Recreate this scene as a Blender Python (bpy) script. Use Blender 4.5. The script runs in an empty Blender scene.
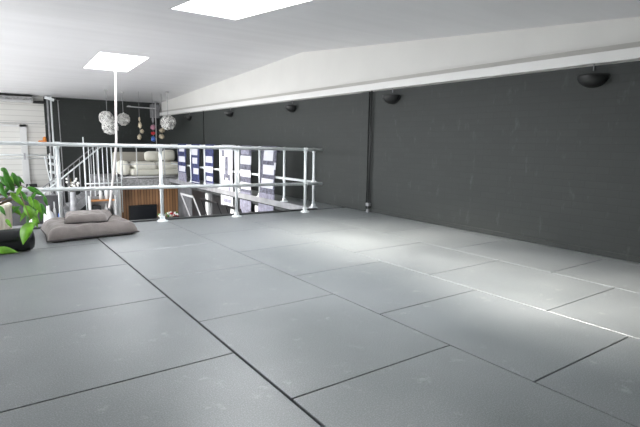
import bpy, bmesh, math, random
from mathutils import Vector, Matrix, Euler
random.seed(7)
# plant leaves and stems in metres: base, tip, width, material
LEAVES = [((0.284, 6.1, 0.531), (0.201, 6.04, 0.803), 0.075, 'leaf'), ((0.282, 6.15, 0.742), (0.348, 6.09, 0.551), 0.06, 'leaf'), ((0.413, 6.2, 0.572), (0.584, 6.14, 0.458), 0.06, 'leaf'), ((0.248, 6.1, 0.533), (0.379, 6.04, 0.359), 0.06, 'leafpale'), ((0.464, 6.1, 0.446), (0.524, 6.04, 0.272), 0.07, 'leafpale'), ((0.36, 6.0, 0.398), (0.491, 5.94, 0.19), 0.09, 'leafpale'), ((0.361, 5.25, 0.321), (0.28, 5.19, 0.119), 0.11, 'leafpale'), ((0.053, 5.1, 0.115), (0.237, 5.04, 0.082), 0.07, 'leafpale'), ((0.428, 6.15, 0.41), (0.468, 6.09, 0.214), 0.06, 'leaf'), ((0.189, 6.0, 0.26), (0.234, 5.94, 0.169), 0.04, 'leafpale'), ((0.17, 6.1, 0.706), (0.256, 6.04, 0.559), 0.05, 'leaf'), ((0.527, 6.2, 0.387), (0.581, 6.14, 0.244), 0.05, 'leaf'), ((0.324, 6.15, 0.547), (0.423, 6.09, 0.406), 0.055, 'leaf'), ((0.443, 5.9, 0.221), (0.368, 5.84, 0.119), 0.07, 'leafpale'), ((0.258, 6.15, 0.376), (0.348, 6.09, 0.257), 0.05, 'leafpale'), ((0.162, 6.1, 0.579), (0.223, 6.04, 0.465), 0.05, 'leaf'), ((0.448, 6.0, 0.316), (0.362, 5.94, 0.201), 0.07, 'leaf'), ((0.21, 6.1, 0.768), (0.254, 6.04, 0.665), 0.05, 'leaf'), ((0.419, 6.1, 0.481), (0.444, 6.04, 0.355), 0.045, 'leafpale'), ((0.272, 6.12, 0.616), (0.19, 6.07, 0.496), 0.05, 'leaf'), ((0.315, 6.14, 0.699), (0.389, 6.09, 0.614), 0.04, 'leaf'), ((0.361, 6.1, 0.593), (0.295, 6.05, 0.471), 0.045, 'leafpale'), ((0.185, 6.1, 0.789), (0.249, 6.05, 0.728), 0.05, 'leaf'), ((0.489, 6.12, 0.52), (0.421, 6.07, 0.397), 0.045, 'leaf'), ((0.566, 6.15, 0.469), (0.593, 6.1, 0.35), 0.04, 'leaf'), ((0.329, 6.1, 0.377), (0.248, 6.05, 0.302), 0.045, 'leaf'), ((0.397, 6.05, 0.335), (0.312, 6.0, 0.218), 0.05, 'leafpale'), ((0.486, 6.0, 0.335), (0.419, 5.95, 0.216), 0.05, 'leafpale'), ((0.542, 6.1, 0.319), (0.511, 6.05, 0.194), 0.045, 'leaf'), ((0.432, 5.95, 0.28), (0.467, 5.9, 0.154), 0.05, 'leafpale'), ((0.148, 6.1, 0.643), (0.201, 6.05, 0.54), 0.05, 'leaf'), ((0.242, 6.12, 0.703), (0.288, 6.07, 0.619), 0.05, 'leafpale'), ((0.146, 6.0, 0.4), (0.19, 5.95, 0.298), 0.04, 'leaf')]
STEMS = [[(0.02, 6.22, 0.34), (0.186, 6.12, 0.662), (0.216, 6.12, 0.724), (0.242, 6.12, 0.703)], [(0.02, 6.22, 0.34), (0.235, 6.12, 0.596), (0.336, 6.12, 0.614), (0.434, 6.12, 0.545)], [(0.02, 6.22, 0.34), (0.225, 6.12, 0.446), (0.326, 6.12, 0.462), (0.423, 6.12, 0.369)], [(0.02, 6.22, 0.34), (0.246, 6.12, 0.499), (0.343, 6.12, 0.516), (0.365, 5.3, 0.313)], [(0.02, 6.22, 0.34), (0.109, 6.12, 0.453), (0.115, 6.12, 0.474), (0.096, 6.12, 0.132)], [(0.02, 6.22, 0.34), (0.261, 6.12, 0.444), (0.382, 6.12, 0.459), (0.5, 6.12, 0.387)]]
HAZE = [1.6, (.49, 1.5), (.52, 2.7), (.65, 4.5), 9.5]; SUN = 12.5
S = bpy.context.scene
C = S.collection
PI = math.pi

# ------------------------------------------------------------------ materials
def mat(name, col, rough=.5, metal=0, spec=.5, noise=0, nscale=8, bump=0, bscale=60, trans=0, sheen=0, stretch=None):
    m = bpy.data.materials.new(name); m.use_nodes = True
    nt = m.node_tree; b = nt.nodes['Principled BSDF']
    b.inputs['Base Color'].default_value = (*col, 1)
    b.inputs['Roughness'].default_value = rough
    b.inputs['Metallic'].default_value = metal
    b.inputs['Specular IOR Level'].default_value = spec
    b.inputs['Transmission Weight'].default_value = trans
    b.inputs['Sheen Weight'].default_value = sheen
    tc = nt.nodes.new('ShaderNodeTexCoord'); src = tc.outputs['Object']
    if stretch:
        mp = nt.nodes.new('ShaderNodeMapping'); mp.inputs['Scale'].default_value = stretch
        nt.links.new(src, mp.inputs['Vector']); src = mp.outputs['Vector']
    if noise:
        n = nt.nodes.new('ShaderNodeTexNoise'); n.inputs['Scale'].default_value = nscale; n.inputs['Detail'].default_value = 6
        nt.links.new(src, n.inputs['Vector'])
        r = nt.nodes.new('ShaderNodeValToRGB')
        r.color_ramp.elements[0].position = .3; r.color_ramp.elements[1].position = .7
        r.color_ramp.elements[0].color = (*[c*(1-noise) for c in col], 1)
        r.color_ramp.elements[1].color = (*[min(1, c*(1+noise)) for c in col], 1)
        nt.links.new(n.outputs['Fac'], r.inputs['Fac']); nt.links.new(r.outputs['Color'], b.inputs['Base Color'])
    if bump:
        n2 = nt.nodes.new('ShaderNodeTexNoise'); n2.inputs['Scale'].default_value = bscale; n2.inputs['Detail'].default_value = 4
        nt.links.new(src, n2.inputs['Vector'])
        bp = nt.nodes.new('ShaderNodeBump'); bp.inputs['Strength'].default_value = bump; bp.inputs['Distance'].default_value = .01
        nt.links.new(n2.outputs['Fac'], bp.inputs['Height']); nt.links.new(bp.outputs['Normal'], b.inputs['Normal'])
    return m

M = {}
M['galv'] = mat('galvanised_steel', (.76, .79, .80), .4, .2, noise=.03, nscale=30)
M['ceil'] = mat('ceiling_paint', (.76, .76, .78), .45, spec=.5, noise=.035, nscale=1.2, bump=.08, bscale=3, stretch=(.25, 3, 1))
M['gable'] = mat('gable_plaster', (.74, .73, .70), .75, noise=.02, nscale=2, bump=.05, bscale=30)
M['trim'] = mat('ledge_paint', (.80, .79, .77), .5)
M['ledge_shade'] = mat('ledge_shade_colour', (.50, .485, .455), .7)
M['black'] = mat('black_plastic', (.012, .012, .013), .35)
M['blackmetal'] = mat('black_metal', (.012, .013, .013), .4, .0)
M['pit'] = mat('seam_rubber', (.012, .013, .013), .9)
M['pale_seam'] = mat('pale_seam_strip', (.62, .62, .60), .8, noise=.3, nscale=9)
M['kerb'] = mat('kerb_grey', (.045, .048, .048), .6, noise=.2, nscale=10)
M['kerb_dark'] = mat('dark_panel', (.045, .045, .048), .6, noise=.2, nscale=4)
M['slab'] = mat('slab_grey', (.26, .26, .26), .8, noise=.4, nscale=22)
M['slab_pale'] = mat('pale_edge', (.22, .22, .23), .7, noise=.2, nscale=6)
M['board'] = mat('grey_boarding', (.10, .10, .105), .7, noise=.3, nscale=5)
M['white'] = mat('white_paint', (.60, .60, .595), .5)
M['white_soft'] = mat('white_enamel', (.5, .5, .5), .45)
M['greybox'] = mat('grey_metal', (.3, .3, .31), .5, noise=.2)
M['cushion'] = mat('taupe_cotton', (.215, .188, .178), .95, noise=.10, nscale=14, bump=.35, bscale=90, sheen=.2)
M['cushion_dark'] = mat('taupe_cotton_edge', (.08, .07, .068), .95, bump=.3, bscale=80)
M['leather'] = mat('black_leather', (.012, .013, .014), .26, bump=.12, bscale=70)
M['leaf'] = mat('leaf_green', (.045, .20, .012), .42, noise=.5, nscale=9, sheen=.1)
M['leafpale'] = mat('leaf_young_green', (.14, .36, .02), .42, noise=.5, nscale=12)
M['stem'] = mat('stem_brown', (.16, .11, .05), .8)
M['wicker'] = mat('pale_wicker', (.86, .70, .60), .8, noise=.35, nscale=18, bump=.6, bscale=40, stretch=(1, 1, .3))
M['soil'] = mat('soil', (.03, .02, .015), .95)
M['boucle'] = mat('cream_boucle', (.75, .73, .64), .95, bump=.6, bscale=45, sheen=.3)
M['linen'] = mat('beige_linen', (.36, .34, .29), .95, bump=.4, bscale=60)
M['petal'] = mat('white_petal', (.75, .74, .71), .6)
M['navy'] = mat('navy_cloth', (.028, .034, .10), .9, noise=.6, nscale=14)
M['grey_cloth'] = mat('grey_print_cloth', (.09, .09, .12), .9, noise=.5, nscale=18)
M['violet'] = mat('pale_violet_cloth', (.20, .195, .25), .9, noise=.3, nscale=16)
M['white_cloth'] = mat('white_cloth', (.52, .52, .56), .9)
M['grey_globe'] = mat('pendant_core', (.22, .22, .21), .7)
M['rope'] = mat('white_rope', (.55, .52, .51), .85, bump=.5, bscale=50)
M['amber'] = mat('orange_board', (.42, .19, .07), .6, noise=.2)
M['screen'] = mat('dark_glass', (.018, .02, .024), .25)
M['red'] = mat('red_petal', (.5, .02, .03), .6)
M['blue'] = mat('blue_glass', (.05, .13, .42), .3)
M['rose'] = mat('rose_bead', (.38, .18, .24), .5)
M['tan'] = mat('tan_shell', (.52, .45, .33), .6, noise=.3)
M['orange'] = mat('orange_cloth', (.75, .26, .05), .7)
M['concrete'] = mat('concrete', (.2, .2, .2), .8, noise=.2)

def mat_floor():
    m = mat('rubber_mat', (.15, .16, .16), .42, spec=.65)
    nt = m.node_tree; b = nt.nodes['Principled BSDF']
    tc = nt.nodes.new('ShaderNodeTexCoord')
    n1 = nt.nodes.new('ShaderNodeTexNoise'); n1.inputs['Scale'].default_value = 1.6; n1.inputs['Detail'].default_value = 8
    n2 = nt.nodes.new('ShaderNodeTexNoise'); n2.inputs['Scale'].default_value = 160; n2.inputs['Detail'].default_value = 2
    n3 = nt.nodes.new('ShaderNodeTexNoise'); n3.inputs['Scale'].default_value = 7; n3.inputs['Detail'].default_value = 9; n3.inputs['Roughness'].default_value = .75
    for n in (n1, n2, n3): nt.links.new(tc.outputs['Object'], n.inputs['Vector'])
    r = nt.nodes.new('ShaderNodeValToRGB')
    r.color_ramp.elements[0].position = .25; r.color_ramp.elements[0].color = (.15, .163, .167, 1)
    r.color_ramp.elements[1].position = .75; r.color_ramp.elements[1].color = (.215, .228, .233, 1)
    nt.links.new(n1.outputs['Fac'], r.inputs['Fac'])
    sp = nt.nodes.new('ShaderNodeValToRGB')                       # fine rubber crumb specks
    sp.color_ramp.elements[0].position = .45; sp.color_ramp.elements[0].color = (.86, .86, .86, 1)
    sp.color_ramp.elements[1].position = .65; sp.color_ramp.elements[1].color = (1.25, 1.25, 1.25, 1)
    nt.links.new(n2.outputs['Fac'], sp.inputs['Fac'])
    mx = nt.nodes.new('ShaderNodeMix'); mx.data_type = 'RGBA'; mx.blend_type = 'MULTIPLY'; mx.inputs['Factor'].default_value = 1
    nt.links.new(r.outputs['Color'], mx.inputs['A']); nt.links.new(sp.outputs['Color'], mx.inputs['B'])
    du = nt.nodes.new('ShaderNodeValToRGB')                       # dusty scuffs
    du.color_ramp.elements[0].position = .585; du.color_ramp.elements[0].color = (0, 0, 0, 1)
    du.color_ramp.elements[1].position = .70; du.color_ramp.elements[1].color = (.5, .5, .5, 1)
    nt.links.new(n3.outputs['Fac'], du.inputs['Fac'])
    m2 = nt.nodes.new('ShaderNodeMix'); m2.data_type = 'RGBA'
    nt.links.new(du.outputs['Color'], m2.inputs['Factor']); nt.links.new(mx.outputs['Result'], m2.inputs['A'])
    m2.inputs['B'].default_value = (.4, .41, .41, 1)
    nt.links.new(m2.outputs['Result'], b.inputs['Base Color'])
    rr = nt.nodes.new('ShaderNodeMapRange'); rr.inputs['To Min'].default_value = .29; rr.inputs['To Max'].default_value = .38
    nt.links.new(n1.outputs['Fac'], rr.inputs['Value']); nt.links.new(rr.outputs['Result'], b.inputs['Roughness'])
    bp = nt.nodes.new('ShaderNodeBump'); bp.inputs['Strength'].default_value = .25; bp.inputs['Distance'].default_value = .004
    nt.links.new(n2.outputs['Fac'], bp.inputs['Height']); nt.links.new(bp.outputs['Normal'], b.inputs['Normal'])
    return m
M['floor'] = mat_floor()

def mat_brick(name, axes):
    m = mat(name, (.026, .030, .028), .55, spec=.3)
    nt = m.node_tree; b = nt.nodes['Principled BSDF']
    tc = nt.nodes.new('ShaderNodeTexCoord'); sx = nt.nodes.new('ShaderNodeSeparateXYZ'); cx = nt.nodes.new('ShaderNodeCombineXYZ')
    nt.links.new(tc.outputs['Object'], sx.inputs[0])
    nt.links.new(sx.outputs[axes[0]], cx.inputs[0]); nt.links.new(sx.outputs[axes[1]], cx.inputs[1])
    br = nt.nodes.new('ShaderNodeTexBrick'); br.inputs['Scale'].default_value = 1
    br.inputs['Brick Width'].default_value = .23; br.inputs['Row Height'].default_value = .075; br.inputs['Mortar Size'].default_value = .006
    br.inputs['Mortar Smooth'].default_value = .5
    br.inputs['Color1'].default_value = (.033, .037, .035, 1); br.inputs['Color2'].default_value = (.036, .040, .038, 1); br.inputs['Mortar'].default_value = (.031, .035, .033, 1)
    nt.links.new(cx.outputs[0], br.inputs['Vector'])
    mp = nt.nodes.new('ShaderNodeMapping'); mp.inputs['Scale'].default_value = (3, .9, 1)
    nt.links.new(cx.outputs[0], mp.inputs['Vector'])
    n = nt.nodes.new('ShaderNodeTexNoise'); n.inputs['Scale'].default_value = 3.0; n.inputs['Detail'].default_value = 10; n.inputs['Roughness'].default_value = .7
    nt.links.new(mp.outputs[0], n.inputs['Vector'])
    cr = nt.nodes.new('ShaderNodeValToRGB'); cr.color_ramp.elements[0].position = .58; cr.color_ramp.elements[0].color = (0, 0, 0, 1)
    cr.color_ramp.elements[1].position = .76; cr.color_ramp.elements[1].color = (.28, .28, .28, 1)
    nt.links.new(n.outputs['Fac'], cr.inputs['Fac'])
    mx = nt.nodes.new('ShaderNodeMix'); mx.data_type = 'RGBA'
    nt.links.new(cr.outputs['Color'], mx.inputs['Factor']); nt.links.new(br.outputs['Color'], mx.inputs['A']); mx.inputs['B'].default_value = (.16, .17, .17, 1)
    nt.links.new(mx.outputs['Result'], b.inputs['Base Color'])
    bp = nt.nodes.new('ShaderNodeBump'); bp.inputs['Strength'].default_value = .18; bp.inputs['Distance'].default_value = .003; bp.invert = True
    nt.links.new(br.outputs['Fac'], bp.inputs['Height']); nt.links.new(bp.outputs['Normal'], b.inputs['Normal'])
    return m
M['brick_side'] = mat_brick('black_painted_brick_side', (1, 2))
M['brick_back'] = mat_brick('black_painted_brick_back', (0, 2))

def mat_slats(name, c1, c2, axis, period, width=.12):
    m = mat(name, c1, .5)
    nt = m.node_tree; b = nt.nodes['Principled BSDF']
    tc = nt.nodes.new('ShaderNodeTexCoord'); sx = nt.nodes.new('ShaderNodeSeparateXYZ'); nt.links.new(tc.outputs['Object'], sx.inputs[0])
    a = nt.nodes.new('ShaderNodeMath'); a.operation = 'DIVIDE'; a.inputs[1].default_value = period; nt.links.new(sx.outputs[axis], a.inputs[0])
    f = nt.nodes.new('ShaderNodeMath'); f.operation = 'FRACT'; nt.links.new(a.outputs[0], f.inputs[0])
    l = nt.nodes.new('ShaderNodeMath'); l.operation = 'LESS_THAN'; l.inputs[1].default_value = width; nt.links.new(f.outputs[0], l.inputs[0])
    fl = nt.nodes.new('ShaderNodeMath'); fl.operation = 'FLOOR'; nt.links.new(a.outputs[0], fl.inputs[0])
    wn = nt.nodes.new('ShaderNodeTexWhiteNoise'); wn.noise_dimensions = '1D'; nt.links.new(fl.outputs[0], wn.inputs['W'])
    mr = nt.nodes.new('ShaderNodeMapRange'); mr.inputs['To Min'].default_value = .65; mr.inputs['To Max'].default_value = 1.25; nt.links.new(wn.outputs['Value'], mr.inputs['Value'])
    vm = nt.nodes.new('ShaderNodeVectorMath'); vm.operation = 'SCALE'; vm.inputs[0].default_value = c1; nt.links.new(mr.outputs[0], vm.inputs['Scale'])
    mx = nt.nodes.new('ShaderNodeMix'); mx.data_type = 'RGBA'; nt.links.new(l.outputs[0], mx.inputs['Factor'])
    if name.startswith('wood'): nt.links.new(vm.outputs[0], mx.inputs['A'])
    else: mx.inputs['A'].default_value = (*c1, 1)
    mx.inputs['B'].default_value = (*c2, 1)
    nt.links.new(mx.outputs['Result'], b.inputs['Base Color'])
    return m
M['wood'] = mat_slats('wood_slats', (.40, .21, .10), (.06, .03, .015), 0, .085, .16)
M['siding'] = mat_slats('white_siding', (.62, .61, .58), (.47, .46, .44), 2, .16, .1)

# ------------------------------------------------------------------ mesh helpers
def box(bm, x0, x1, y0, y1, z0, z1):
    v = [bm.verts.new(p) for p in ((x0,y0,z0),(x1,y0,z0),(x1,y1,z0),(x0,y1,z0),(x0,y0,z1),(x1,y0,z1),(x1,y1,z1),(x0,y1,z1))]
    for f in ((0,3,2,1),(4,5,6,7),(0,1,5,4),(1,2,6,5),(2,3,7,6),(3,0,4,7)): bm.faces.new([v[i] for i in f])
    return v
def prism(bm, pts, z0, z1):
    a = [bm.verts.new((x, y, z0)) for x, y in pts]; b = [bm.verts.new((x, y, z1)) for x, y in pts]
    n = len(pts); bm.faces.new(a[::-1]); bm.faces.new(b)
    for i in range(n): bm.faces.new([a[i], a[(i+1)%n], b[(i+1)%n], b[i]])
def tube(bm, pts, r, seg=12, cap=True):
    pts = [Vector(p) for p in pts]; rs = r if isinstance(r, (list, tuple)) else [r]*len(pts)
    rings = []; up = None
    for i, p in enumerate(pts):
        t = (pts[min(i+1, len(pts)-1)]-pts[max(i-1, 0)]).normalized()
        if up is None: up = Vector((0,0,1)) if abs(t.z) < .9 else Vector((1,0,0))
        a = t.cross(up).normalized(); b = a.cross(t).normalized(); up = b
        rings.append([bm.verts.new(p+(a*math.cos(2*PI*k/seg)+b*math.sin(2*PI*k/seg))*rs[i]) for k in range(seg)])
    for q, w in zip(rings, rings[1:]):
        for k in range(seg): bm.faces.new([q[k], q[(k+1)%seg], w[(k+1)%seg], w[k]])
    if cap: bm.faces.new(rings[0][::-1]); bm.faces.new(rings[-1])
def lathe(bm, prof, c=(0,0,0), seg=24, mtx=None):
    rings = []; c = Vector(c)
    for r, z in prof:
        ring = []
        for k in range(seg):
            p = Vector((r*math.cos(2*PI*k/seg), r*math.sin(2*PI*k/seg), z))
            if mtx: p = mtx @ p
            ring.append(bm.verts.new(c+p))
        rings.append(ring)
    for q, w in zip(rings, rings[1:]):
        for k in range(seg): bm.faces.new([q[k], q[(k+1)%seg], w[(k+1)%seg], w[k]])
    if prof[0][0] > 1e-5: bm.faces.new(rings[0][::-1])
    if prof[-1][0] > 1e-5: bm.faces.new(rings[-1])
def ball(bm, c, rx, ry=None, rz=None, u=12, v=8):
    ry = ry or rx; rz = rz or rx
    bmesh.ops.create_uvsphere(bm, u_segments=u, v_segments=v, radius=1, matrix=Matrix.Translation(c) @ Matrix.Diagonal((rx, ry, rz, 1)))
def obj(name, bm, m, parent=None, smooth=False, bevel=0, subsurf=0, seg=2):
    bmesh.ops.remove_doubles(bm, verts=bm.verts, dist=1e-6)
    bmesh.ops.recalc_face_normals(bm, faces=bm.faces)
    me = bpy.data.meshes.new(name); bm.to_mesh(me); bm.free()
    for x in (m if isinstance(m, list) else [m]): me.materials.append(M[x])
    o = bpy.data.objects.new(name, me); C.objects.link(o)
    if smooth:
        for p in me.polygons: p.use_smooth = True
    if bevel:
        b = o.modifiers.new('b', 'BEVEL'); b.width = bevel; b.segments = seg; b.limit_method = 'ANGLE'
    if subsurf:
        s = o.modifiers.new('s', 'SUBSURF'); s.levels = subsurf; s.render_levels = subsurf
    if parent:
        o.parent = parent
        o.location = -Vector(parent.location) if not parent.parent else (0,0,0)
        if parent.parent: o.location = (0,0,0)
    return o
# every mesh is written in world coordinates; children undo the Empty's own offset
def thing(name, label, cat, loc=(0,0,0), group=None):
    o = bpy.data.objects.new(name, None); C.objects.link(o); o.location = loc; o.empty_display_size = .1
    return tag(o, label, cat, group)
def tag(o, label, cat, group=None, kind=None):
    o['label'] = label; o['category'] = cat
    if group: o['group'] = group
    if kind: o['kind'] = kind
    return o
def struct(name, bm, m, label, **k):
    o = obj(name, bm, m, **k); o['kind'] = 'structure'; o['label'] = label; o['category'] = name.split('_')[0]; return o
def B(): return bmesh.new()

# ------------------------------------------------------------------ setting
WX = 5.148; YB = 17.0; RY = 8.05; RZ = 2.8
def zc(y): return RZ-.0495*(y-RY) if y > RY else RZ+.082*(y-RY)
def fe(x): return 6.86-.055*x          # near edge of the void
# floor: rubber mats laid in staggered columns; gaps are real
bm = B()
cols = [(-3.2,-2.1,0),(-2.09,-1.09,.5),(-1.08,-.068,.1),(-.06,1.026,None),(1.040,2.066,None),(2.073,3.064,None),(3.071,4.056,None),(4.063,5.0,None),(5.006,5.14,None)]
seams = {3:[-.1,1.12,2.228,3.335,4.444,5.53], 4:[-.5,.58,1.665,2.75,3.827,4.93,6.0], 5:[-1,.08,1.165,2.247,3.311,4.36,5.43],
         6:[-.4,.62,1.68,2.738,3.74,4.84,5.9], 7:[-.02,1.1,2.212,3.32,4.4,5.5], 8:[1.2,3.9]}
g = .0035
for i, (x0, x1, off) in enumerate(cols):
    ss = seams[i] if i in seams else [-.6+off+1.1*k for k in range(7)]
    ys = [-2.0]+[s for s in ss if s > -2]
    for k, y0 in enumerate(ys):
        last = k == len(ys)-1
        gg = g*1.2 if i == 3 else g
        if last: prism(bm, [(x0, y0+gg), (x1, y0+gg), (x1, fe(x1)-.06), (x0, fe(x0)-.06)], -.02, 0)
        else: prism(bm, [(x0, y0+gg), (x1, y0+gg), (x1, ys[k+1]-gg), (x0, ys[k+1]-gg)], -.02, 0)
for k in range(7): box(bm, 4.60, 5.14, 6.62+1.09*k, 6.62+1.09*(k+1)-.007, -.02, 0)
o = struct('floor', bm, 'floor', 'floor of large dark grey rubber mats laid in staggered columns', bevel=.002, seg=1)
bm = B(); prism(bm, [(-3.2,-2), (WX,-2), (WX, fe(WX)), (-3.2, fe(-3.2))], -.12, -.016)
box(bm, 4.56, WX, 6.5, 14.2, -.12, -.016)
struct('floor', bm, 'pit', 'black underlay showing in the mat seams')
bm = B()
box(bm, 3.0655, 3.0695, -2, 6.5, -.018, -.004); box(bm, 4.0575, 4.0615, -2, 6.5, -.018, -.004); box(bm, 5.001, 5.005, -2, 6.5, -.018, -.004)  # pale filler strips laid in some of the mat seams
struct('trim_1', bm, 'pale_seam', 'pale seam lines between mats')
# kerb at the void edge
bm = B()
prism(bm, [(-3.2, fe(-3.2)-.06), (4.56, fe(4.56)-.06), (4.56, fe(4.56)), (-3.2, fe(-3.2))], -.14, .022)
struct('trim_2', bm, 'kerb', 'dark grey kerb along the edge of the void')
bm = B(); box(bm, 4.545, 4.60, 6.62, 14.2, -.10, .006)
struct('trim_9', bm, 'slab_pale', 'pale grey edge of the side gallery')
bm = B(); box(bm, 4.60, 4.68, 6.66, 14.2, -.17, -.10)  # shade of the gap below the pale edge, built as a dark strip
struct('trim_shade_gap', bm, 'kerb', 'dark strip standing for the shaded gap under the side gallery edge')
# far gallery
bm = B(); box(bm, 2.9, WX, 14.2, YB, -.22, 0)
struct('floor_gallery', bm, 'slab', 'speckled grey edge of the far gallery')
bm = B(); box(bm, -4, WX+.1, 6.0, YB+.1, -2.8, -2.7)
struct('floor_ground', bm, 'concrete', 'ground floor far below the void')
# walls
bm = B(); box(bm, WX, WX+.2, -2, YB+.2, -2.7, 1.91)
struct('wall_right', bm, 'brick_side', 'long black painted brick wall')
bm = B()
p = [(-2, 1.91), (YB+.2, 1.91), (YB+.2, zc(YB+.2)), (RY+1.0, zc(RY+1.0)+.0), (RY, RZ+.0), (-2, zc(-2))]
a = [bm.verts.new((WX+.03, y, z)) for y, z in p]; b_ = [bm.verts.new((WX+.2, y, z)) for y, z in p]
bm.faces.new(a); bm.faces.new(b_[::-1])
for i in range(len(p)): bm.faces.new([a[i], b_[i], b_[(i+1)%len(p)], a[(i+1)%len(p)]])
struct('wall_gable', bm, 'gable', 'white gable wall above the black brick')
bm = B(); box(bm, WX-.045, WX+.05, -2, YB, 1.925, 2.03)
struct('trim_4', bm, 'trim', 'white ledge along the top of the black wall', bevel=.006)
bm = B(); box(bm, WX-.005, WX+.06, -2, YB, 2.03, 2.085)  # shade over the ledge, put into the colour of a strip
struct('trim_shade_line', bm, 'ledge_shade', 'shade line above the white ledge, put in as a darker strip')
bm = B(); box(bm, 1.72, WX+.2, YB, YB+.2, -2.7, zc(YB)+.02)
struct('wall_back', bm, 'brick_back', 'black back wall at the far end')
bm = B(); box(bm, -4, 1.72, YB, YB+.2, -2.7, zc(YB)+.02)
struct('wall_back_left', bm, 'siding', 'white boarded part of the back wall')
bm = B(); box(bm, -3.4, -3.2, -2, 4.5, -2.7, 2.4)  # unseen wall, its length set to shape the light on floor and ceiling
struct('wall_unseen_left', bm, 'gable', 'unseen side wall, cut short to shape the light from the left')
bm = B(); box(bm, -3.4, WX+.2, -2.2, -2, -2.7, 2.0)  # added out of view to cut the light on the near floor
struct('wall_added_front', bm, 'brick_back', 'unseen black wall added behind the camera to darken the near floor')
bm = B(); box(bm, 5.128, WX+.01, 5.98, 6.17, 0, 1.915)
struct('trim_6', bm, 'brick_side', 'flat black pilaster on the wall', bevel=.004)
bm = B(); box(bm, 5.135, WX+.01, 12.93, 12.97, 0, 1.915)
struct('trim_7', bm, 'black', 'thin vertical joint strip on the far black wall')
bm = B(); box(bm, WX-.012, WX+.01, -2, 5.97, 0, .055)
struct('baseboard_right', bm, 'brick_side', 'low black skirting along the brick wall', bevel=.003)

# ceiling with skylight openings; the last is unseen, added to extend the sun patch
SK = [(1.95, 2.90, 9.95, 11.75), (1.93, 2.80, 3.95, 5.88), (1.93, 2.80, 1.9, 3.25)]
xs = sorted({-4.0, WX+.2, 1.95, 2.90, 1.93, 2.80}); ys = sorted({-2.0, YB+.2, RY, *[s[2] for s in SK], *[s[3] for s in SK]})
bm = B(); T = .16
def in_sk(x, y): return any(s[0] < x < s[1] and s[2] < y < s[3] for s in SK)
cells = set()
for i in range(len(xs)-1):
    for j in range(len(ys)-1):
        if not in_sk((xs[i]+xs[i+1])/2, (ys[j]+ys[j+1])/2): cells.add((i, j))
vc = {}
def V(i, j, t):
    if (i, j, t) not in vc: vc[i, j, t] = bm.verts.new((xs[i], ys[j], zc(ys[j])+t*T))
    return vc[i, j, t]
for (i, j) in cells:
    bm.faces.new([V(i,j,0), V(i,j+1,0), V(i+1,j+1,0), V(i+1,j,0)]); bm.faces.new([V(i,j,1), V(i+1,j,1), V(i+1,j+1,1), V(i,j+1,1)])
    for (di, dj), e in {(-1,0):((0,0),(0,1)), (1,0):((1,1),(1,0)), (0,-1):((1,0),(0,0)), (0,1):((0,1),(1,1))}.items():
        if (i+di, j+dj) not in cells:
            (a0, b0), (a1, b1) = e
            bm.faces.new([V(i+a0,j+b0,0), V(i+a0,j+b0,1), V(i+a1,j+b1,1), V(i+a1,j+b1,0)])
struct('ceiling', bm, 'ceil', 'pale painted sloping ceiling with a ridge')
for k, (x0, x1, y0, y1) in enumerate(SK):
    bm = B(); w = .025
    for (a0, a1, b0, b1) in ((x0, x0+w, y0, y1), (x1-w, x1, y0, y1), (x0, x1, y0, y0+w), (x0, x1, y1-w, y1)):
        vs = box(bm, a0, a1, b0, b1, 0, 0)
        for n_, v in enumerate(vs): v.co.z = zc(v.co.y)+(.0 if n_ < 4 else .05)
    if k == 0:
        ym = (y0+y1)/2; vs = box(bm, x0, x1, ym-.01, ym+.01, 0, 0)
        for n_, v in enumerate(vs): v.co.z = zc(v.co.y)+(.03 if n_ < 4 else .05)
    struct('window_%d' % (k+1), bm, 'white', 'skylight in the sloping ceiling, the last one unseen and added')

# ------------------------------------------------------------------ guard rails
def rot_to(d):
    return Vector((0,0,1)).rotation_difference(Vector(d).normalized()).to_matrix()
R0 = .0235
def railing(name, label, posts, ends, zt, zm, group, tilt=0):
    t = thing(name, label, 'railing', (posts[0][0], posts[0][1], 0), group)
    d = (Vector((*ends[1], 0))-Vector((*ends[0], 0))).normalized(); m3 = rot_to(d)
    X0 = ends[0][0]; X1 = ends[1][0]
    def zr(z, x): return z+tilt*max(0, 1-(x-.2)/4.4) if tilt else z
    for z, nm in ((zt, 'top_rail'), (zm, 'middle_rail')):
        bm = B(); a = Vector((*ends[0], zr(z, X0))); b = Vector((*ends[1], zr(z, X1))); tube(bm, [a, b], R0, 16)
        obj(nm, bm, 'galv', t, smooth=True)
    for (x, y) in posts:
        bm = B(); tube(bm, [(x, y, .005), (x, y, zr(zt, x))], R0*.96, 16); po = obj('post', bm, 'galv', t, smooth=True)
        bm = B(); lathe(bm, [(.075, .0), (.075, .012), (.05, .018), (.036, .03), (.036, .07), (R0, .073)], (x, y, 0), 20)
        for q in range(4):
            a = PI/4+q*PI/2; lathe(bm, [(.009, .012), (.009, .022), (.0, .022)], (x+.058*math.cos(a), y+.058*math.sin(a), 0), 6)
        ft = obj('foot_flange', bm, 'galv', po, bevel=.002)
        for z in (zt, zm):
            bm = B(); c = Vector((x, y, zr(z, x)))
            lathe(bm, [(.0265, -.036), (.029, -.031), (.029, .031), (.0265, .036)], c, 16, m3)
            lathe(bm, [(.0275, -.052), (.0275, 0 if z == zt else .045), (.02, .0 if z == zt else .045)], c, 16)
            obj('clamp_fitting', bm, 'galv', po, bevel=.002)
    return t
railing('guard_railing', 'galvanised tube railing crossing the near edge of the void, directly behind the floor cushion',
        [(-1.9, 6.76), (-.5, 6.74), (.79, 6.70), (2.01, 6.61), (3.07, 6.50), (4.22, 6.41)], ((-3.1, 6.83), (4.53, 6.395)), .99, .447, None, tilt=.055)
SP = [6.76, 7.73, 8.69, 9.65, 10.63, 11.60, 12.56, 13.53]
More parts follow.
